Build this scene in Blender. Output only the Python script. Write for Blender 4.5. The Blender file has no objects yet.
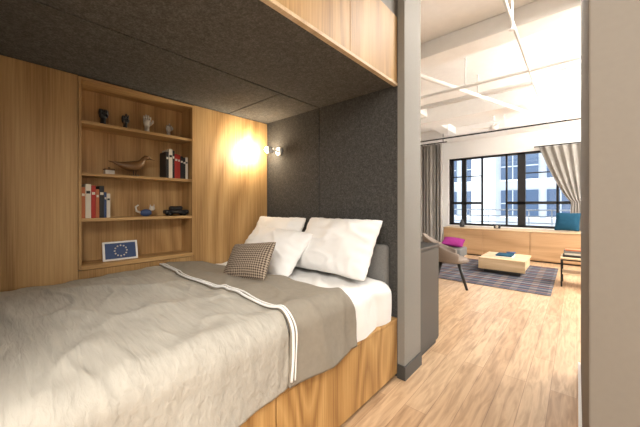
import bpy, bmesh, math, random
from mathutils import Vector, Matrix, noise, Euler
random.seed(4)
S=bpy.context.scene
# ------------------------------------------------------------ materials
def newmat(name):
    m=bpy.data.materials.new(name); m.use_nodes=True
    nt=m.node_tree; b=nt.nodes['Principled BSDF']
    return m,nt,b
def plain(name,col,rough=.6,metal=0,spec=None,emit=None,es=0,bump=0,bscale=60):
    m,nt,b=newmat(name)
    b.inputs['Base Color'].default_value=(*col,1)
    b.inputs['Roughness'].default_value=rough
    b.inputs['Metallic'].default_value=metal
    if spec is not None: b.inputs['Specular IOR Level'].default_value=spec
    if emit: 
        b.inputs['Emission Color'].default_value=(*emit,1); b.inputs['Emission Strength'].default_value=es
    tc=nt.nodes.new('ShaderNodeTexCoord'); n=nt.nodes.new('ShaderNodeTexNoise')
    n.inputs['Scale'].default_value=bscale; n.inputs['Detail'].default_value=3
    nt.links.new(tc.outputs['Object'],n.inputs['Vector'])
    if bump:
        bp=nt.nodes.new('ShaderNodeBump'); bp.inputs['Strength'].default_value=bump; bp.inputs['Distance'].default_value=.01
        nt.links.new(n.outputs['Fac'],bp.inputs['Height']); nt.links.new(bp.outputs['Normal'],b.inputs['Normal'])
    mx=nt.nodes.new('ShaderNodeMix'); mx.data_type='RGBA'
    mx.inputs['A'].default_value=(*[c*.95 for c in col],1); mx.inputs['B'].default_value=(*[min(1,c*1.05) for c in col],1)
    nt.links.new(n.outputs['Fac'],mx.inputs['Factor']); nt.links.new(mx.outputs['Result'],b.inputs['Base Color'])
    return m
def wood(name,c1,c2,c3,axis='Z',rough=.5,bands=18,contrast=.27,off=0,cross=1.5,along=.2):
    m,nt,b=newmat(name); L=nt.links.new
    tc=nt.nodes.new('ShaderNodeTexCoord'); mp=nt.nodes.new('ShaderNodeMapping')
    ai='XYZ'.index(axis)
    sc=[cross]*3; sc[ai]=along
    mp.inputs['Scale'].default_value=sc; mp.inputs['Location'].default_value=(off,off,off)
    L(tc.outputs['Object'],mp.inputs['Vector'])
    n=nt.nodes.new('ShaderNodeTexNoise'); n.inputs['Scale'].default_value=1.2; n.inputs['Detail'].default_value=1.2; n.inputs['Distortion'].default_value=.1; n.inputs['Roughness'].default_value=.3
    L(mp.outputs['Vector'],n.inputs['Vector'])
    mul=nt.nodes.new('ShaderNodeMath'); mul.operation='MULTIPLY'; mul.inputs[1].default_value=bands
    L(n.outputs['Fac'],mul.inputs[0])
    fr=nt.nodes.new('ShaderNodeMath'); fr.operation='PINGPONG'; fr.inputs[1].default_value=1
    L(mul.outputs[0],fr.inputs[0])
    s2=[80]*3; s2[ai]=1.6
    mp2=nt.nodes.new('ShaderNodeMapping'); mp2.inputs['Scale'].default_value=s2
    L(tc.outputs['Object'],mp2.inputs['Vector'])
    n2=nt.nodes.new('ShaderNodeTexNoise'); n2.inputs['Scale'].default_value=1.3; n2.inputs['Detail'].default_value=5; n2.inputs['Roughness'].default_value=.6
    L(mp2.outputs['Vector'],n2.inputs['Vector'])
    ad=nt.nodes.new('ShaderNodeMix'); ad.data_type='FLOAT'; ad.inputs['Factor'].default_value=1-contrast
    L(fr.outputs[0],ad.inputs['A']); L(n2.outputs['Fac'],ad.inputs['B'])
    cr=nt.nodes.new('ShaderNodeValToRGB'); e=cr.color_ramp.elements
    e[0].position=.28; e[0].color=(*c3,1); e[1].position=.70; e[1].color=(*c1,1)
    k=cr.color_ramp.elements.new(.48); k.color=(*c2,1)
    L(ad.outputs['Result'],cr.inputs['Fac']); L(cr.outputs['Color'],b.inputs['Base Color'])
    b.inputs['Roughness'].default_value=rough
    bp=nt.nodes.new('ShaderNodeBump'); bp.inputs['Strength'].default_value=.1; bp.inputs['Distance'].default_value=.003
    L(n2.outputs['Fac'],bp.inputs['Height']); L(bp.outputs['Normal'],b.inputs['Normal'])
    return m
def felt(name,base,mid,hi):
    m,nt,b=newmat(name); L=nt.links.new
    tc=nt.nodes.new('ShaderNodeTexCoord')
    n=nt.nodes.new('ShaderNodeTexNoise'); n.inputs['Scale'].default_value=110; n.inputs['Detail'].default_value=3; n.inputs['Roughness'].default_value=.7
    n2=nt.nodes.new('ShaderNodeTexNoise'); n2.inputs['Scale'].default_value=32; n2.inputs['Detail'].default_value=5; n2.inputs['Roughness'].default_value=.75
    L(tc.outputs['Object'],n.inputs['Vector']); L(tc.outputs['Object'],n2.inputs['Vector'])
    mm=nt.nodes.new('ShaderNodeMix'); mm.data_type='FLOAT'; mm.inputs['Factor'].default_value=.4
    L(n.outputs['Fac'],mm.inputs['A']); L(n2.outputs['Fac'],mm.inputs['B'])
    cr=nt.nodes.new('ShaderNodeValToRGB'); e=cr.color_ramp.elements
    e[0].position=.36; e[0].color=(*base,1); e[1].position=.66; e[1].color=(*hi,1); k=e.new(.50); k.color=(*mid,1)
    L(mm.outputs['Result'],cr.inputs['Fac']); L(cr.outputs['Color'],b.inputs['Base Color'])
    b.inputs['Roughness'].default_value=.95; b.inputs['Specular IOR Level'].default_value=.1
    bp=nt.nodes.new('ShaderNodeBump'); bp.inputs['Strength'].default_value=.25; bp.inputs['Distance'].default_value=.003
    L(n.outputs['Fac'],bp.inputs['Height']); L(bp.outputs['Normal'],b.inputs['Normal'])
    return m
def floor_mat():
    m,nt,b=newmat('oak_plank_floor'); L=nt.links.new
    tc=nt.nodes.new('ShaderNodeTexCoord'); mp=nt.nodes.new('ShaderNodeMapping')
    mp.inputs['Rotation'].default_value=(0,0,math.radians(90))
    L(tc.outputs['Object'],mp.inputs['Vector'])
    br=nt.nodes.new('ShaderNodeTexBrick'); br.inputs['Scale'].default_value=1
    br.inputs['Brick Width'].default_value=1.3; br.inputs['Row Height'].default_value=.14
    br.inputs['Mortar Size'].default_value=.0016; br.inputs['Mortar Smooth'].default_value=.2
    br.inputs['Color1'].default_value=(.45,.29,.165,1); br.inputs['Color2'].default_value=(.57,.405,.255,1)
    br.inputs['Mortar'].default_value=(.28,.17,.10,1); br.offset=.37
    L(mp.outputs['Vector'],br.inputs['Vector'])
    mp2=nt.nodes.new('ShaderNodeMapping'); mp2.inputs['Scale'].default_value=(20,2.2,1)
    L(tc.outputs['Object'],mp2.inputs['Vector'])
    n=nt.nodes.new('ShaderNodeTexNoise'); n.inputs['Scale'].default_value=1.5; n.inputs['Detail'].default_value=5; n.inputs['Distortion'].default_value=.9
    L(mp2.outputs['Vector'],n.inputs['Vector'])
    cr=nt.nodes.new('ShaderNodeValToRGB'); e=cr.color_ramp.elements
    e[0].position=.3; e[0].color=(.60,.54,.48,1); e[1].position=.62; e[1].color=(1.08,1.07,1.05,1)
    L(n.outputs['Fac'],cr.inputs['Fac'])
    mx=nt.nodes.new('ShaderNodeMix'); mx.data_type='RGBA'; mx.blend_type='MULTIPLY'; mx.inputs['Factor'].default_value=.85
    L(br.outputs['Color'],mx.inputs['A']); L(cr.outputs['Color'],mx.inputs['B'])
    L(mx.outputs['Result'],b.inputs['Base Color']); b.inputs['Roughness'].default_value=.38
    return m
def fabric(name,col,fine=(60,60,60),strength=.3,var=.12,dist=.006,fs=1):
    m,nt,b=newmat(name); L=nt.links.new
    tc=nt.nodes.new('ShaderNodeTexCoord'); mp=nt.nodes.new('ShaderNodeMapping'); mp.inputs['Scale'].default_value=fine
    L(tc.outputs['Object'],mp.inputs['Vector'])
    n=nt.nodes.new('ShaderNodeTexNoise'); n.inputs['Scale'].default_value=fs; n.inputs['Detail'].default_value=5; n.inputs['Distortion'].default_value=.5
    L(mp.outputs['Vector'],n.inputs['Vector'])
    cr=nt.nodes.new('ShaderNodeValToRGB'); e=cr.color_ramp.elements
    e[0].position=.3; e[0].color=(*[c*(1-var) for c in col],1); e[1].position=.7; e[1].color=(*[min(1,c*(1+var)) for c in col],1)
    L(n.outputs['Fac'],cr.inputs['Fac']); L(cr.outputs['Color'],b.inputs['Base Color'])
    b.inputs['Roughness'].default_value=.9; b.inputs['Specular IOR Level'].default_value=.15
    bp=nt.nodes.new('ShaderNodeBump'); bp.inputs['Strength'].default_value=strength; bp.inputs['Distance'].default_value=dist
    L(n.outputs['Fac'],bp.inputs['Height']); L(bp.outputs['Normal'],b.inputs['Normal'])
    return m
def check_fabric(name,c1,c2,scale):
    m,nt,b=newmat(name); L=nt.links.new
    uv=nt.nodes.new('ShaderNodeTexCoord'); mp=nt.nodes.new('ShaderNodeMapping'); mp.inputs['Rotation'].default_value=(0,0,.78); mp.inputs['Scale'].default_value=(1.35,1,1)
    L(uv.outputs['UV'],mp.inputs['Vector'])
    ck=nt.nodes.new('ShaderNodeTexChecker'); ck.inputs['Scale'].default_value=scale
    ck.inputs['Color1'].default_value=(*c1,1); ck.inputs['Color2'].default_value=(*c2,1)
    L(mp.outputs['Vector'],ck.inputs['Vector']); L(ck.outputs['Color'],b.inputs['Base Color']); b.inputs['Roughness'].default_value=.9
    return m
def plaid(name,cols,colsx,py,px):
    m,nt,b=newmat(name); L=nt.links.new
    tc=nt.nodes.new('ShaderNodeTexCoord'); sp=nt.nodes.new('ShaderNodeSeparateXYZ'); L(tc.outputs['Object'],sp.inputs[0])
    outs=[]
    for ax,per,cs in ((1,py,cols),(0,px,colsx)):
        d=nt.nodes.new('ShaderNodeMath'); d.operation='DIVIDE'; d.inputs[1].default_value=per; L(sp.outputs[ax],d.inputs[0])
        f=nt.nodes.new('ShaderNodeMath'); f.operation='FRACT'; L(d.outputs[0],f.inputs[0])
        cr=nt.nodes.new('ShaderNodeValToRGB'); cr.color_ramp.interpolation='CONSTANT'
        el=cr.color_ramp.elements
        el[0].position=0; el[0].color=(*cs[0][1],1); el[1].position=cs[1][0]; el[1].color=(*cs[1][1],1)
        for p,c in cs[2:]:
            k=el.new(p); k.color=(*c,1)
        L(f.outputs[0],cr.inputs['Fac']); outs.append(cr.outputs['Color'])
    mx=nt.nodes.new('ShaderNodeMix'); mx.data_type='RGBA'; mx.inputs['Factor'].default_value=.3
    L(outs[0],mx.inputs['A']); L(outs[1],mx.inputs['B']); L(mx.outputs['Result'],b.inputs['Base Color']); b.inputs['Roughness'].default_value=.95
    b.inputs['Specular IOR Level'].default_value=.1
    return m
def glassmat(name):
    m=bpy.data.materials.new(name); m.use_nodes=True; nt=m.node_tree; nt.nodes.clear(); L=nt.links.new
    o=nt.nodes.new('ShaderNodeOutputMaterial'); t=nt.nodes.new('ShaderNodeBsdfTransparent'); g=nt.nodes.new('ShaderNodeBsdfGlossy')
    g.inputs['Roughness'].default_value=.02; mx=nt.nodes.new('ShaderNodeMixShader'); mx.inputs[0].default_value=.04
    L(t.outputs[0],mx.inputs[1]); L(g.outputs[0],mx.inputs[2]); L(mx.outputs[0],o.inputs[0]); return m

OAK=((.33,.18,.064),(.50,.30,.12),(.60,.385,.175))
M={}
M['wood']=wood('oak_veneer_vertical',*OAK,axis='Z')
M['woodp']=wood('oak_panel_cathedral',*OAK,axis='Z',bands=22,contrast=.34,off=1.7)
M['woody']=wood('oak_veneer_lengthwise',*OAK,axis='Y')
M['woodbed']=wood('oak_bed_front',(.30,.15,.045),(.46,.26,.088),(.57,.345,.135),axis='Z',off=3,bands=24,contrast=.34,cross=2.2,along=.5)
M['pale']=wood('pale_oak',(.48,.33,.18),(.62,.45,.27),(.72,.55,.36),axis='X')
M['bench']=wood('window_bench_oak',(.36,.21,.10),(.46,.28,.14),(.52,.33,.18),axis='X')
M['felt']=felt('dark_felt_panel',(.040,.039,.037),(.068,.066,.062),(.120,.117,.110))
M['feltc']=felt('ceiling_felt_panel',(.066,.062,.056),(.105,.099,.090),(.185,.177,.162))
M['floor']=floor_mat()
M['white']=plain('white_paint',(.86,.85,.83),.7)
M['ceil']=plain('white_ceiling_paint',(.92,.91,.89),.8,bump=.2,bscale=12)
M['grey']=plain('greige_wall_paint',(.25,.235,.21),.7)
M['taupe']=plain('taupe_wall_paint',(.17,.147,.12),.75)
M['black']=plain('black_paint',(.012,.012,.013),.45)
M['dark']=plain('charcoal_laminate',(.05,.05,.047),.5)
M['sheet']=fabric('white_cotton',(.86,.85,.83),(10,10,10),.15,.02,.008)
M['pillow']=fabric('white_pillowcase',(.88,.87,.855),(7,7,7),.15,.015,.008)
M['duvet']=fabric('pale_greige_crinkled_duvet',(.42,.395,.345),(7,50,30),.6,.08,.012)
M['duvet2']=fabric('taupe_duvet_lining',(.275,.245,.20),(30,30,30),.18,.05,.005)
M['greyf']=fabric('grey_upholstery',(.20,.195,.185),(150,150,150),.4,.15,.003)
M['chairf']=fabric('chair_tweed',(.24,.20,.17),(120,120,120),.4,.15,.003)
M['curt']=fabric('curtain_linen',(.33,.31,.285),(40,40,6),.3,.1,.004)
M['teal']=fabric('deep_blue_velvet',(.012,.06,.105),(60,60,60),.3)
M['magenta']=fabric('magenta_wool',(.28,.03,.18),(60,60,60),.3)
M['hound']=check_fabric('houndstooth_weave',(.075,.05,.035),(.36,.29,.22),25)
M['metal']=plain('dark_metal',(.03,.03,.03),.4,.6)
M['ceram']=plain('pale_plaster',(.62,.58,.52),.5)
M['brass']=plain('dark_carved_wood',(.17,.085,.03),.4,.1)
M['red']=plain('red_cloth_cover',(.42,.03,.02),.6)
M['cream']=plain('cream_cover',(.70,.64,.54),.6)
M['bkblk']=plain('black_cover',(.02,.02,.022),.5)
M['blue']=plain('blue_cover',(.035,.07,.18),.5)
M['orange']=plain('terracotta_cover',(.46,.15,.06),.6)
M['glass']=glassmat('window_glass')
M['globe']=plain('lit_opal_glass',(1,.9,.75),.4,emit=(1,.88,.68),es=25)
M['bldg']=plain('pale_stone_facade',(.50,.53,.57),.8)
M['bwin']=plain('distant_glazing',(.07,.11,.18),.2)
M['bwhite']=plain('white_stone_pier',(.93,.93,.93),.8)
M['rail']=plain('balcony_rail_paint',(.40,.42,.45),.5)
M['rug']=plaid('checked_wool_rug',[(0,(.045,.05,.065)),(.16,(.16,.155,.16)),(.30,(.04,.06,.11)),(.44,(.30,.13,.07)),(.50,(.045,.045,.06)),(.66,(.25,.235,.225)),(.76,(.06,.07,.11)),(.90,(.26,.12,.07)),(.95,(.14,.14,.145))],
   [(0,(.05,.055,.07)),(.3,(.17,.165,.165)),(.5,(.05,.06,.09)),(.8,(.20,.15,.12))],.60,.46)

# ------------------------------------------------------------ mesh builder
class B:
    def __init__(s,name): s.name=name; s.bm=bmesh.new(); s.mats=[]; s.uv=s.bm.loops.layers.uv.new('UVMap')
    def mi(s,m):
        if m not in s.mats: s.mats.append(m)
        return s.mats.index(m)
    def merge(s,tmp,mat,smooth=False,M4=None):
        idx=s.mi(mat); vm={}
        for v in tmp.verts: vm[v]=s.bm.verts.new(M4@v.co if M4 else v.co)
        for f in tmp.faces:
            try: nf=s.bm.faces.new([vm[v] for v in f.verts])
            except ValueError: continue
            nf.material_index=idx; nf.smooth=smooth
        tmp.free(); return s
    def box(s,x0,x1,y0,y1,z0,z1,mat,bev=.0,M4=None,seg=2,smooth=False):
        t=bmesh.new(); bmesh.ops.create_cube(t,size=1)
        for v in t.verts: v.co=Vector(((x0+x1)/2+v.co.x*(x1-x0),(y0+y1)/2+v.co.y*(y1-y0),(z0+z1)/2+v.co.z*(z1-z0)))
        if bev: bmesh.ops.bevel(t,geom=t.edges[:],offset=bev,segments=seg,affect='EDGES',profile=.5)
        return s.merge(t,mat,smooth,M4)
    def tube(s,pts,rad,mat,n=12,M4=None,caps=True,flat=1.0):
        pts=[Vector(p) for p in pts]
        if not isinstance(rad,(list,tuple)): rad=[rad]*len(pts)
        t=bmesh.new(); rings=[]; 
        d0=(pts[1]-pts[0]).normalized(); ref=Vector((0,0,1)) if abs(d0.z)<.9 else Vector((1,0,0))
        a=d0.cross(ref).normalized()
        for i,p in enumerate(pts):
            d=(pts[min(i+1,len(pts)-1)]-pts[max(i-1,0)]).normalized()
            a=(a-d*a.dot(d)).normalized(); bb=d.cross(a)
            rings.append([t.verts.new(p+(a*math.cos(2*math.pi*k/n)+bb*flat*math.sin(2*math.pi*k/n))*rad[i]) for k in range(n)])
        for i in range(len(rings)-1):
            for k in range(n):
                t.faces.new([rings[i][k],rings[i][(k+1)%n],rings[i+1][(k+1)%n],rings[i+1][k]])
        if caps: t.faces.new(rings[0][::-1]); t.faces.new(rings[-1])
        return s.merge(t,mat,True,M4)
    def ball(s,c,r,mat,M4=None,seg=20):
        t=bmesh.new(); bmesh.ops.create_uvsphere(t,u_segments=seg,v_segments=seg//2+2,radius=1)
        r=r if isinstance(r,(tuple,list)) else (r,r,r)
        for v in t.verts: v.co=Vector((c[0]+v.co.x*r[0],c[1]+v.co.y*r[1],c[2]+v.co.z*r[2]))
        return s.merge(t,mat,True,M4)
    def grid(s,fn,nu,nv,mat,smooth=True,uv=True,M4=None):
        idx=s.mi(mat)
        V=[[s.bm.verts.new((M4@Vector(fn(i/nu,j/nv))) if M4 else Vector(fn(i/nu,j/nv))) for j in range(nv+1)] for i in range(nu+1)]
        for i in range(nu):
            for j in range(nv):
                f=s.bm.faces.new([V[i][j],V[i+1][j],V[i+1][j+1],V[i][j+1]]); f.smooth=smooth; f.material_index=idx
                for l,(a,b) in zip(f.loops,[(i,j),(i+1,j),(i+1,j+1),(i,j+1)]): l[s.uv].uv=(a/nu,b/nv)
        return s
    def done(s,mods=(),recalc=True,weld=False):
        if weld: bmesh.ops.remove_doubles(s.bm,verts=s.bm.verts[:],dist=.0005)
        if recalc: bmesh.ops.recalc_face_normals(s.bm,faces=s.bm.faces[:])
        me=bpy.data.meshes.new(s.name); s.bm.to_mesh(me); s.bm.free()
        for m in s.mats: me.materials.append(m)
        o=bpy.data.objects.new(s.name,me); S.collection.objects.link(o)
        for k,kw in mods:
            md=o.modifiers.new(k.lower(),k)
            for a,v in kw.items(): setattr(md,a,v)
        return o
def fb(x,y,z,o=3): return noise.fractal(Vector((x,y,z)),1.0,2.0,o)

XF=-1.017; XB=-2.586; YH=2.03; ZC=2.2; CH=3.4; YL=-.12
# ------------------------------------------------------------ room shell
B('floor').box(-3.7,3.1,-2.6,9.2,-.1,0,M['floor']).done()
B('ceiling').box(-3.7,3.1,-2.6,9.2,CH,CH+.1,M['ceil']).done()
B('wall_left').box(-3.8,-3.7,2.33,9.2,0,CH,M['white']).done()
B('wall_rear').box(-3.7,3.1,-2.7,-2.6,0,CH,M['white']).done()
B('wall_right').box(3.1,3.2,-2.6,9.2,0,CH,M['white']).done()
B('wall_entry_left').box(-3.8,-3.7,-2.6,2.33,0,CH,M['white']).done()
b=B('wall_window'); Y0,Y1=9.0,9.2
b.box(-3.7,-2.85,Y0,Y1,0,CH,M['white']); b.box(.35,3.1,Y0,Y1,0,CH,M['white'])
b.box(-2.85,.35,Y0,Y1,0,.72,M['white']); b.box(-2.85,.35,Y0,Y1,2.66,CH,M['white']); b.done()
B('wall_partition').box(.022,3.1,1.0,2.96,0,CH,M['taupe'],.004).done()
B('baseboard_right').box(.006,.0215,1.0,2.97,0,.10,M['white'],.002).done()
b=B('wall_head'); b.box(-3.7,-1.02,2.11,2.33,0,CH,M['grey']); b.box(-1.018,-.96,2.032,2.33,0,CH,M['grey'],.003); b.done()
b=B('baseboard_column'); b.box(-1.012,-.946,2.016,2.031,0,.10,M['dark']); b.box(-.959,-.946,2.031,2.32,0,.10,M['dark']); b.done()
b=B('wall_felt'); b.box(XB,XF-.003,2.055,2.105,0,ZC+.02,M['black']); 
b.box(XB,-1.814,YH,2.055,.0,ZC+.02,M['felt'],.003); b.box(-1.806,XF-.003,YH,2.055,0,ZC+.02,M['felt'],.003); b.done()
b=B('ceiling_alcove'); b.box(-2.83,-1.045,YL,2.11,ZC+.035,ZC+.06,M['black'])
for (xa,xb_) in ((XB-.03,-1.806),(-1.794,-1.045)):
    ys=[YL,1.55,2.03] if xa<-2 else [YL,2.03]
    for i in range(len(ys)-1):
        b.box(xa,xb_,ys[i]+.004,ys[i+1]-.004,ZC+.005,ZC+.035,M['feltc'],.003)
b.done()
b=B('overhead_cabinet'); b.box(-2.83,-1.04,YL,2.11,ZC+.065,2.72,M['dark'])
for ya,yb in ((YL,.33),(.334,1.418),(1.422,2.028)): b.box(-1.04,XF,ya,yb,ZC+.022,2.72,M['wood'],.0015)
b.box(-1.044,XF+.004,YL,2.028,ZC,ZC+.02,M['pale'],.001); b.done()
B('wall_bulkhead').box(-2.83,-1.03,YL,2.109,2.725,CH,M['grey']).done()
B('wall_foot').box(-3.7,XF,YL-.1,YL-.002,0,CH,M['grey']).done()
SY0,SY1=.403,1.195
b=B('wall_side_panel')
b.box(XB-.02,XB,YL,SY0-.012,0,ZC,M['woodp'],.001)
b.box(XB-.02,XB,SY1+.012,YH-.001,0,ZC,M['wood'],.001)
b.box(XB-.02,XB,SY0-.01,SY1+.01,0,.84,M['wood'],.001)
b.box(-2.90,-2.84,YL,2.1,0,ZC+.03,M['white']); b.done()
b=B('built_in_bookshelf'); D=-2.82
b.box(D,D+.015,SY0,SY1,.86,2.18,M['wood'])
b.box(D,XB+.004,SY0-.010,SY0+.008,.845,2.195,M['wood'],.001); b.box(D,XB+.004,SY1-.008,SY1+.010,.845,2.195,M['wood'],.001)
b.box(D,XB+.004,SY0+.008,SY1-.008,2.175,2.195,M['woody'],.001)
SZ=[1.895,1.53,1.205,.875]
for z in SZ[:3]: b.box(D+.015,XB-.005,SY0+.008,SY1-.008,z-.022,z,M['woody'],.001)
b.box(D+.015,XB+.012,SY0+.008,SY1-.008,.845,.875,M['woody'],.001)
b.done()

# ------------------------------------------------------------ bed
b=B('bed_platform')
b.box(XB+.002,XF-.02,YL+.002,YH-.002,.06,.43,M['dark']); b.box(XB+.002,XF-.05,YL+.002,YH-.002,0,.06,M['black'])
for ya,yb in ((YL+.002,.846),(.854,YH-.002)):
    b.box(XF-.02,XF,ya,yb,.03,.425,M['woodbed'],.0015)
b.box(XB+.002,XF+.002,YL+.002,YH-.002,.428,.448,M['woodbed'],.0015)
b.done()
def drape(t,y,z,xe,r,zb,x0=XB+.02):
    L1=(xe-r)-x0; L2=r*math.pi/2; L3=(z-r)-zb; T=L1+L2+L3; s=t*T
    if s<L1: return Vector((x0+s,y,z)),Vector((0,0,1)),s/L1
    if s<L1+L2:
        a=(s-L1)/r; return Vector((xe-r+r*math.sin(a),y,z-r+r*math.cos(a))),Vector((math.sin(a),0,math.cos(a))),1
    return Vector((xe,y,z-r-(s-L1-L2))),Vector((1,0,0)),1
def mattress(u,v):
    y=YL+.02+(1.935-YL-.02)*v
    zt=.735-.02*max(0,(v-.97)/.03)
    p,n,_=drape(u,y,zt,-1.03,.07,.452)
    side=1-n.z
    a=.010*fb(p.x*3+5,y*4,p.z*3)+.003*fb(p.x*9,y*9,p.z*8)
    if v>.6:
        a+=.030*abs(fb(p.x*2.2+1,y*5+p.x*5,p.z*2,2))
    a+=side*(.016*math.sin(y*21+2*fb(0,y*2,0))*(1-.4*side))
    q=p+n*a; q.z=max(q.z,.452); return q
o=B('mattress_with_white_sheet').grid(mattress,110,150,M['sheet'])
o.grid(lambda u,v:(XB+.02+(1.5)*u,1.935,.452+.27*v),8,4,M['sheet']); o=o.done()
def ridge(t): return math.exp(-(t/.22)**2)
def dsurf(s,y,z0,amp=1,xe=-.99,xoff=0,cr=1):
    p,n,k=drape(s,y,z0,xe,.11,.452)
    side=1-n.z
    w=.026*fb(p.x*1.5,y*1.6,3,2)+.010*fb(p.x*2.5+y*2.2,y*4-p.x*1.2,7,2)+.0018*fb(p.x*9,y*30,p.z*9,2)
    # long soft creases: ridges where a smooth noise crosses zero
    f1=noise.noise(Vector((p.x*1.6-y*1.1,y*3.2+p.x*1.2,p.z*1.5+4))); f2=noise.noise(Vector((p.x*2.4+y*2.0,y*4.5-p.x*1.0,p.z*1.5+9)))
    w+=cr*(.013*ridge(f1*1.6)+.008*ridge(f2*2.0)-.008)
    w=w*amp
    if side>0:
        dd=max(0,(z0-p.z))/.35
        w+=.018*math.sin(y*13+1.3*math.sin(y*4))*dd*amp+.01*dd
    q=p+n*w; q.z=max(q.z,.4525)
    q.x=max(q.x,XB+.012)
    return q
YP=.905
def duvet(u,v):
    y=YL+.01+(YP-YL-.01)*v
    return dsurf(u,y,.79+.012*math.sin(v*math.pi))
B('duvet').grid(duvet,200,190,M['duvet']).done([('SOLIDIFY',dict(thickness=.02,offset=-1))],recalc=False)
def edgey(u): return 1.45-.20*(1-u)**1.3+.02*fb(u*5,1,2)
def foldb(u,v):
    y=YP+.006+(edgey(u)-YP-.006)*v
    zz=.800+.010*math.sin(v*math.pi)-(.04*max(0,(v-.93)/.07)**2)-(.014*max(0,(.05-v)/.05)**2)
    return dsurf(u,y,zz,.85,-.981)
B('duvet_fold').grid(foldb,160,100,M['duvet2']).done([('SOLIDIFY',dict(thickness=.035,offset=-1))],recalc=False)
b=B('duvet_trim')
for dy,rr in ((0,.0065),(.022,.004)):
    pts=[dsurf(i/140,YP+.006+dy+.008*math.sin(i/9),.800,.9,-.981)+Vector((.005,0,.004)) for i in range(139)]
    b.tube(pts,rr,M['sheet'],8)
b.done()

def pillow(name,w,h,t,mat,loc,rot,seed=0,wr=1,n=56,pinch=.06,p=4):
    R=Euler(rot,'XYZ').to_matrix().to_4x4(); T=Matrix.Translation(loc)@R
    b=B(name)
    for sgn in (1,-1):
        def f(u,v,sgn=sgn):
            a=2*u-1; c=2*v-1
            x=w/2*a*(1-pinch*(1-c*c)-.035*abs(c)**8*abs(a)**3); y=h/2*c*(1-pinch*(1-a*a)-.045*abs(a)**8*abs(c)**3)
            e=(max(0,1-abs(a)**p)*max(0,1-abs(c)**p))**.5
            th=t/2*e*(.5+.5*((1-a*a)*(1-c*c))**.5)
            k=wr*e*(.022*fb(a*1.1+seed,c*1.1,sgn,2)-.012*abs(fb(a*1.7+seed,c*1.5+a*1.0,sgn*2,1)))
            fr_=noise.noise(Vector((a*1.3+seed+c*.8,c*1.5-a*.7,seed*1.3)))
            k+=wr*e*.009*(ridge(fr_*1.8)-.4)
            g=max(0,max(abs(a),abs(c))-.6)/.4
            k+=wr*.004*g*e**.5*(math.sin(a*26+seed) if abs(c)>abs(a) else math.sin(c*20+seed))
            y+=wr*.012*fb(a*1.3,seed,c,2)*(1-.5*abs(c)); 
            return (x,y,sgn*(th+max(-th*.6,k*(t/.18))))
        b.grid(f,n,n,mat,M4=T)
    return b.done(weld=True)
r=math.radians
B('upholstered_headboard').box(XB+.03,-1.07,1.95,2.026,.452,.995,M['greyf'],.03,seg=5,smooth=True).done()
pillow('bed_pillow',.77,.48,.25,M['pillow'],(-1.44,1.79,.985),(r(60),0,r(-2)),3)
pillow('bed_pillow.001',.70,.48,.23,M['pillow'],(-2.19,1.79,.975),(r(62),0,0),8)
pillow('bed_pillow.002',.70,.45,.22,M['pillow'],(-1.93,1.55,.925),(r(46),r(3),r(4)),15)
pillow('throw_pillow',.41,.29,.13,M['hound'],(-1.74,1.20,.905),(r(56),r(-6),r(12)),21,.35,pinch=.06)

b=B('wall_sconce'); sx,sy,sz=-2.375,1.895,1.87
dv=Vector((-.75,-.62,.0)).normalized(); c0=Vector((sx,sy,sz))
b.tube([(sx,2.029,sz),(sx,2.012,sz)],.045,M['white'],24); b.tube([(sx,2.012,sz),(sx,1.95,sz),c0-dv*.03],.009,M['white'])
b.tube([c0-dv*.04,c0-dv*.035,c0-dv*.01,c0+dv*.012],[.012,.028,.036,.038],M['white'],24,caps=False)
b.ball(c0+dv*.022,.031,M['globe']); b.done()

# ------------------------------------------------------------ shelf objects
def YatX(px,X=-2.68):
    ph=math.atan((px-320)/290)-math.radians(41.54); return X/math.tan(ph)
def hand(name,px,h,mat,pose):
    y=YatX(px); z=SZ[0]+.0006; X=-2.68; b=B(name); k=h/.14
    def P(a,c,d): return (X+a*k,y+c*k,z+d*k)
    b.tube([P(0,0,0),P(0,0,.006),P(0,0,.007),P(0,0,.02),P(0,0,.055)],[.022*k,.022*k,.018*k,.0155*k,.0165*k],mat)
    b.tube([P(0,0,.05),P(0,0,.06),P(0,0,.085),P(0,.001,.098)],[.0165*k,.022*k,.026*k,.019*k],mat,flat=.65)
    for i in range(4):
        c=(-.018+.012*i); ln=[.034,.044,.042,.032][i]
        if pose[i]: b.tube([P(0,c,.09),P(.002,c*1.15,.09+ln*.6),P(.006,c*1.2,.09+ln)],[.0072*k,.0066*k,.005*k],mat,8)
        else: b.tube([P(0,c,.09),P(.014,c,.106),P(.026,c,.096),P(.022,c,.078)],[.008*k,.008*k,.0075*k,.0065*k],mat,8)
    b.tube([P(0,.020,.066),P(.008,.034,.082),P(.014,.034,.098)] if pose[4] else [P(0,.020,.066),P(.02,.022,.078),P(.03,.008,.084)],[.009*k,.0075*k,.006*k],mat,8)
    b.done()
hand('hand_sculpture',103,.155,M['bkblk'],(0,0,0,0,0))
hand('hand_sculpture.001',125,.135,M['bkblk'],(0,0,1,1,0))
hand('hand_sculpture.002',147,.16,M['ceram'],(1,1,1,1,1))
hand('hand_sculpture.003',168.5,.125,M['ceram'],(0,0,1,0,1))
b=B('bird_figurine'); yb=YatX(134,-2.66); z=SZ[1]+.0006; X=-2.66
def Q(a,d,o=0): return (X+o,yb+a,z+d)
b.tube([Q(-.17,.105),Q(-.14,.100),Q(-.11,.090),Q(-.075,.080),Q(-.03,.076),Q(.01,.084),Q(.04,.100),Q(.058,.122),Q(.068,.145),Q(.083,.158),Q(.101,.158),Q(.112,.154),Q(.116,.152),Q(.155,.142)],
       [.003,.007,.015,.029,.040,.041,.034,.022,.017,.020,.018,.011,.0055,.001],M['brass'],16)
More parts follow.
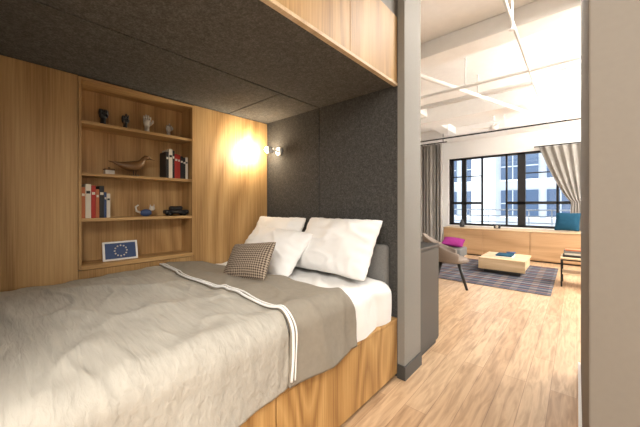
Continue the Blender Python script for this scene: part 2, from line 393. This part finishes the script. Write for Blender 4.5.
b.tube([Q(-.01,.05,.014),Q(-.005,.006,.014)],.003,M['metal'],8); b.tube([Q(.02,.055,-.014),Q(.015,.006,-.014)],.003,M['metal'],8)
b.tube([Q(.0,0.00),Q(0,.008)],.035,M['metal'],20); b.done()
X=-2.68
b=B('trinket_box'); yy=YatX(109); b.box(X-.03,X+.03,yy-.03,yy+.03,z,z+.035,M['ceram'],.004); b.box(X-.033,X+.033,yy-.033,yy+.033,z+.036,z+.046,M['brass'],.003); b.ball((X,yy,z+.052),.008,M['brass']); b.done()
def books(name,y0,specs,z,fx=-2.62):
    b=B(name); y=y0
    for t,h,d,m in specs:
        m=M[m]; x1=fx; x0=fx-d
        b.box(x0,x1,y,y+.003,z,z+h,m,.0008); b.box(x0,x1,y+t-.003,y+t,z,z+h,m,.0008); b.box(x1-.004,x1+.001,y,y+t,z,z+h,m,.0012)
        b.box(x0+.004,x1-.004,y+.003,y+t-.003,z+.003,z+h-.004,M['cream'])
        b.box(x1+.0005,x1+.0016,y+.15*t,y+.85*t,z+h*.72,z+h*.80,M['cream'] if m!=M['cream'] else M['bkblk'])
        y+=t+.001
    b.done()
yr=YatX(166,-2.62)
books('book_row',yr,[(.022,.225,.14,'bkblk'),(.03,.25,.15,'cream'),(.016,.24,.14,'bkblk'),(.026,.215,.14,'red'),(.02,.21,.13,'red'),(.024,.2,.14,'bkblk'),(.02,.19,.13,'bkblk'),(.02,.195,.13,'cream')],SZ[1]+.0005)
books('book_row.001',SY0+.012,[(.022,.22,.14,'orange'),(.032,.245,.15,'cream'),(.026,.235,.13,'red'),(.02,.21,.14,'orange'),(.028,.235,.13,'bkblk'),(.014,.19,.14,'blue'),(.022,.18,.14,'cream')],SZ[2]+.0005)
b=B('cat_figurine'); yc=YatX(146); z=SZ[2]+.0006
b.ball((X,yc,z+.03),(.025,.045,.03),M['blue']); b.ball((X+.004,yc+.045,z+.065),(.02,.022,.02),M['ceram'])
for s in (-1,1): b.tube([(X+.004,yc+.045+s*.012,z+.078),(X+.004,yc+.045+s*.016,z+.1)],[.008,.001],M['ceram'],8)
b.tube([(X,yc-.035,z+.03),(X,yc-.07,z+.045),(X,yc-.075,z+.08),(X,yc-.055,z+.095)],[.009,.008,.007,.005],M['ceram'],8); b.done()
b=B('toy_car'); yc=YatX(176); 
b.box(X-.04,X+.04,yc-.1,yc+.1,z+.018,z+.052,M['bkblk'],.012,seg=3); b.box(X-.032,X+.032,yc-.055,yc+.05,z+.05,z+.085,M['bkblk'],.014,seg=3)
for a in (-.06,.06):
    for s in (-.04,.034): b.tube([(X+s,yc+a,z+.019),(X+s+.008,yc+a,z+.019)],.0185,M['metal'],18)
b.done()
b=B('tablet_display'); yt=YatX(122,-2.6); T=Matrix.Translation((-2.622,yt,SZ[3]+.003))@Matrix.Rotation(r(-12),4,'Y')
b.box(-.006,.006,-.115,.115,0,.145,M['white'],.004,M4=T); b.box(.0061,.0072,-.100,.100,.014,.131,M['blue'],M4=T)
for i in range(12):
    a=i*math.pi/6; b.ball((.0075,.04*math.cos(a),.072+.04*math.sin(a)),(.001,.006,.006),M['ceram'],M4=T,seg=8)
b.box(-.05,-.004,-.03,.03,0,.006,M['white'],M4=T); b.done()

# ------------------------------------------------------------ dark cabinet beyond column
b=B('storage_cabinet'); b.box(-1.5,-.985,2.345,2.80,.04,.91,M['dark'],.003); b.box(-1.51,-.972,2.335,2.81,.912,.936,M['black'],.003)
b.box(-1.48,-1.0,2.36,2.78,0,.04,M['black']); b.box(-.985,-.978,2.35,2.795,.06,.90,M['dark'],.001); b.done()

# ------------------------------------------------------------ living room
B('area_rug').box(-2.7,-.28,5.25,7.6,0.001,.014,M['rug'],.003).done()
b=B('window_bench'); b.box(-2.74,3.05,8.215,8.98,.03,.675,M['bench']); b.box(-2.75,3.06,8.19,8.99,.676,.70,M['pale'],.002)
for i in range(6):
    x0=-2.735+i*.965; b.box(x0,x0+.955,8.2,8.215,.05,.66,M['bench'],.002)
b.box(-2.70,3.0,8.26,8.9,0,.03,M['black']); b.done()
b=B('window_1'); YW=9.04
def fr(x0,x1,z0,z1,d=.05): b.box(x0,x1,YW,YW+d,z0,z1,M['black'],.002)
fr(-2.85,.35,.72,.78); fr(-2.85,.35,2.6,2.66)
for x,w in ((-2.79,.12),(-2.45,.12),(-1.07,.17),(.30,.10),(-1.40,.04),(-.35,.05),(-1.98,.05)): fr(x-w/2,x+w/2,.72,2.66,.07)
for (x0,x1) in ((-2.80,-2.47),(-2.45,-1.98),(-1.42,-1.07),(-1.07,.3)): fr(x0,x1,1.32,1.39,.06)
fr(-1.07,.3,2.1,2.13,.04); fr(-2.8,-1.98,2.1,2.13,.04)
b.box(-2.84,.34,YW+.02,YW+.024,.75,2.63,M['glass']); b.done()
b=B('balcony_railing')
for z in (.80,.98,1.16): b.tube([(-5,9.9,z),(3,9.9,z)],.018,M['rail'],8)
for i in range(17): b.tube([(-5+.5*i,9.9,0),(-5+.5*i,9.9,1.17)],.014,M['rail'],8)
b.box(-5,3,9.25,10.0,-.1,0.0,M['rail']); b.done()
b=B('office_building'); b.box(-16,8,16.4,17,-12,16,M['bldg'])
for i in range(13):
    for j in range(11):
        x=-15+i*1.75; z=-8.0+j*1.75
        b.box(x,x+1.45,16.3,16.41,z,z+1.25,M['bwin']); b.box(x-.03,x+1.48,16.25,16.42,z-.06,z,M['bwhite']); b.box(x+.46,x+.50,16.27,16.31,z,z+1.25,M['bldg']); b.box(x+.95,x+.99,16.27,16.31,z,z+1.25,M['bldg'])
        b.box(x,x+1.45,16.27,16.31,z+.6,z+.65,M['bldg'])
b.box(-3.9,-3.0,15.7,16.4,-12,16,M['bwhite']); b.box(1.6,2.5,15.7,16.4,-12,16,M['bwhite']); b.done()
def curt(name,f,nz=30,nx=120):
    B(name).grid(f,nx,nz,M['curt']).done([('SOLIDIFY',dict(thickness=.004))],recalc=False)
curt('curtain',lambda u,v:(-3.45+.70*u+.02*math.sin(u*60),8.06+.045*math.sin(u*48)+.01*math.sin(u*111),.02+2.95*v))
def c2(u,v):
    z=.72+2.0*v
    if v>.33: k=(v-.33)/.67; xl=-.10+(-.60)*(k**.75); xr=.45
    else: k=(.33-v)/.33; xl=-.10-.04*k; xr=.22+.05*k
    if v>.33: xr=.15+.30*k**.5
    return (xl+(xr-xl)*u, 8.9+.035*math.sin(u*44)*(1 if v>.4 else .6), z)
curt('curtain.001',c2,40)
b=B('curtain_rod'); b.tube([(-3.6,8.05,2.99),(-2.6,8.05,2.99)],.015,M['black']); b.tube([(-3.45,8.05,2.99),(-3.45,8.05,3.4)],.008,M['black']); b.tube([(-2.7,8.05,2.99),(-2.7,8.05,3.4)],.008,M['black']); b.done()
b=B('curtain_rod.001'); b.tube([(-.8,8.9,2.735),(.7,8.9,2.735)],.014,M['black']); b.tube([(-.7,8.9,2.735),(-.7,8.999,2.735)],.008,M['black']);b.tube([(.6,8.9,2.735),(.6,8.999,2.735)],.008,M['black']); b.done()
pillow('blue_cushion',.44,.44,.15,M['teal'],(-.16,8.50,.925),(r(68),0,r(-10)),5,.3)
b=B('vase'); b.tube([(-2.35,8.5,.701),(-2.35,8.5,.72),(-2.35,8.5,.80),(-2.35,8.5,.86),(-2.35,8.5,.90)],[.04,.06,.07,.03,.035],M['bkblk'],18); b.done()
b=B('desk_clock'); b.box(-1.6,-1.45,8.5,8.56,.701,.80,M['bkblk'],.01); b.tube([(-1.525,8.5,.75),(-1.525,8.495,.75)],.035,M['ceram'],20); b.done()

def chair(name,loc,rot,sc=1):
    T=Matrix.Translation(loc)@Matrix.Rotation(rot,4,'Z')@Matrix.Scale(sc,4); b=B(name)
    def sh(u,v):
        a=(u-.5)*math.radians(250)
        back=(1+math.cos(a))/2
        rad_x=.29; rad_y=.30
        top=.55+.33*back**1.6
        if v<.45:
            k=v/.45; rr=k*.86; z=.42-.02*(1-k)+.02*k*k
        else:
            k=(v-.45)/.55; rr=.86+.17*math.sin(k*math.pi/2); z=.44+(top-.44)*k
        x=-math.cos(a)*rad_x*rr-(.12*back*max(0,(v-.45)/.55)); y=math.sin(a)*rad_y*rr
        return (x+.0,y,z)
    b.grid(sh,48,20,M['chairf'],M4=T)
    def cu(u,v,s): 
        a=u*2*math.pi; rr=v; return (math.cos(a)*.25*rr+.06,math.sin(a)*.24*rr,.45+s*.045*(1-rr**4)**.5)
    b.grid(lambda u,v:cu(u,v,1),32,10,M['chairf'],M4=T); b.grid(lambda u,v:cu(u,v,-1),32,10,M['chairf'],M4=T)
    for sx_ in (-1,1):
        for sy_ in (-1,1):
            b.tube([(sx_*.13+.02,sy_*.13,.42),(sx_*.25+.02,sy_*.24,0.002)],[.018,.012],M['black'],10,M4=T)
    b.tube([(-.11,-.13,.415),(.15,.13,.415)],.012,M['black'],8,M4=T); b.tube([(-.11,.13,.415),(.15,-.13,.415)],.012,M['black'],8,M4=T)
    b.done([('SOLIDIFY',dict(thickness=.022,offset=0))],recalc=False)
chair('lounge_chair',(-1.57,4.92,0),r(20),.94)
b=B('ottoman'); b.box(-2.55,-1.98,7.05,7.6,.09,.30,M['greyf'],.04,seg=4,smooth=True)
for a in (-2.48,-2.05):
    for c in (7.13,7.52): b.tube([(a,c,.014),(a,c,.12)],[.012,.018],M['black'],10)
b.done()
pillow('magenta_cushion',.48,.42,.16,M['magenta'],(-2.22,7.32,.42),(r(18),r(5),r(8)),2,.4)
b=B('coffee_table'); b.box(-1.42,-.68,6.2,7.1,.26,.30,M['pale'],.004); b.box(-1.40,-.70,6.22,7.08,.10,.255,M['pale'],.003)
b.box(-1.34,-.76,6.28,7.02,.015,.10,M['dark'],.002); b.box(-1.42,-.68,6.2,6.215,.09,.26,M['pale'],.002); b.done()
b=B('magazine_stack'); b.box(-1.2,-.9,6.42,6.8,.301,.318,M['cream'],.002); b.box(-1.18,-.92,6.45,6.78,.319,.345,M['teal'],.002); b.done()
b=B('decorative_bowl'); b.tube([(-1.0,6.95,.301),(-1.0,6.95,.31),(-1,6.95,.345)],[.04,.05,.09],M['blue'],20); b.done()
b=B('side_table')
b.box(-.20,.38,6.0,6.45,.44,.465,M['pale'],.003); b.box(-.19,.37,6.01,6.44,.20,.215,M['pale'],.003)
for x in (-.185,.365):
    for y in (6.015,6.435): b.box(x-.011,x+.011,y-.011,y+.011,0,.44,M['black'],.001)
b.box(-.185,.365,6.005,6.025,.42,.44,M['black']); b.box(-.185,.365,6.425,6.445,.42,.44,M['black']); b.box(-.196,-.174,6.015,6.435,.42,.44,M['black']);b.done()
b=B('book_stack'); b.box(-.17,.1,6.08,6.35,.466,.50,M['bkblk'],.003); b.box(-.15,.08,6.1,6.33,.501,.53,M['cream'],.003); b.box(-.16,.06,6.1,6.32,.531,.56,M['greyf'],.003); b.box(-.14,.05,6.12,6.3,.561,.585,M['orange'],.003); b.done()

b=B('beam_ceiling')
for y0,y1,z0 in ((3.7,4.0,3.2),(6.3,6.75,3.1),(8.3,9.0,3.15)): b.box(-3.7,3.1,y0,y1,z0,CH,M['ceil'],.01)
b.box(-2.75,-2.45,2.33,9.0,3.22,CH-.001,M['ceil'],.01); b.done()
b=B('ceiling_pipe'); b.tube([(-3.6,5.2,3.08),(2.9,5.2,3.08)],.035,M['white']); b.tube([(-2.2,2.4,3.15),(-.5,7.0,2.98)],.03,M['white'])
b.tube([(-3.6,4.5,3.0),(2.9,4.5,3.0)],.022,M['white']); b.tube([(-.45,2.6,3.0),(-.45,8.2,3.0)],.014,M['white']); b.tube([(-3.6,7.5,2.98),(2.9,7.5,2.98)],.03,M['white'])
for x in (-2.4,-1.2,1.2):
    for y,z in ((5.2,3.08),(4.5,3.0),(7.5,2.98)): b.tube([(x,y,z),(x,y,3.4)],.012,M['white'])
for y in (3.2,4.8,5.9): b.tube([(-.45,y,3.4),(-.45,y,2.93)],[.008,.008],M['white']); b.tube([(-.45,y,2.93),(-.45,y,2.925)],.025,M['white'])
b.done()
b=B('curtain_track'); b.tube([(-3.68,5.85,2.6),(3.05,5.85,2.6)],.013,M['black']); b.box(-.12,.12,5.80,5.90,2.6,CH,M['white'],.003)
b.tube([(-2.9,5.85,2.6),(-2.9,5.85,CH)],.008,M['white']); b.tube([(2,5.85,2.6),(2,5.85,CH)],.008,M['white']); b.done()
b=B('ceiling_fan'); fx,fy=-1.33,7.1
b.tube([(fx,fy,3.4),(fx,fy,3.36)],.06,M['white']); b.tube([(fx,fy,3.37),(fx,fy,3.0)],.014,M['white']); b.tube([(fx,fy,3.02),(fx,fy,3.0),(fx,fy,2.93),(fx,fy,2.9)],[.04,.08,.08,.04],M['white'],20)
for i in range(4):
    T=Matrix.Translation((fx,fy,2.96))@Matrix.Rotation(.4+i*math.pi/2,4,'Z')@Matrix.Rotation(.2,4,'X'); b.box(.07,.42,-.05,.05,-.004,.004,M['white'],.003,M4=T)
b.done()

# ------------------------------------------------------------ lights
def fill_panel(name,x,y,z,sx_,sy_,power,col,up=0):  # made-up hanging panel, out of view, carrying area lamps added as fill
    b=B(name); b.box(x-sx_/2-.03,x+sx_/2+.03,y-sy_/2-.03,y+sy_/2+.03,z+.01,z+.05,M['white'],.004); b.tube([(x,y,z+.05),(x,y,CH)],.02,M['white']); f=b.done()
    for nm,e,zz,rx in (('_downlight',power,z,0),('_uplight',up,z+.06,math.pi)):
        if e<=0: continue
        l=bpy.data.lights.new(name+nm,'AREA'); l.shape='RECTANGLE'; l.size=sx_; l.size_y=sy_; l.energy=e; l.color=col
        o=bpy.data.objects.new(name+nm,l); S.collection.objects.link(o); o.location=(x,y,zz); o.rotation_euler=(rx,0,0); o.parent=f
fill_panel('fill_light',.9,-1.0,2.75,1.8,1.6,135,(1,.95,.88),50)  # added fill behind the camera, brightens bed, floor and fascia
fill_panel('fill_light.001',1.7,6.2,2.4,1.8,3.4,170,(1,.97,.93),330)  # added fill hidden behind the partition, uplight whitens the living room ceiling
fill_panel('fill_light.002',-.1,2.7,3.25,.5,.8,40,(1,.95,.88))  # added fill lamp, unseen above the camera's view
def addl(name,kind,e,col,loc,**kw):
    l=bpy.data.lights.new(name,kind); l.energy=e; l.color=col
    for k,v in kw.items(): setattr(l,k,v)
    o=bpy.data.objects.new(name,l); S.collection.objects.link(o); o.location=loc; return o
addl('sconce_bulb','POINT',22,(1,.84,.62),c0+dv*.03,shadow_soft_size=.04)
o=addl('sconce_beam','SPOT',28,(1,.88,.68),c0+dv*.055,shadow_soft_size=.03,spot_size=math.radians(150),spot_blend=1.0)
o.rotation_euler=dv.to_track_quat('-Z','Y').to_euler()
w=bpy.data.worlds.new('World'); S.world=w; w.use_nodes=True; bg=w.node_tree.nodes['Background']
bg.inputs[0].default_value=(.80,.90,1,1); bg.inputs[1].default_value=2.6
S.view_settings.view_transform='Standard'; S.view_settings.exposure=0.42

cd=bpy.data.cameras.new('camera'); cam=bpy.data.objects.new('camera',cd); S.collection.objects.link(cam); S.camera=cam
cd.sensor_width=36; cd.lens=290*36/640; cd.shift_y=-8.5/640; cd.clip_start=.02
cam.location=(0,0,1.3); cam.rotation_euler=(math.radians(90),0,math.radians(41.54))
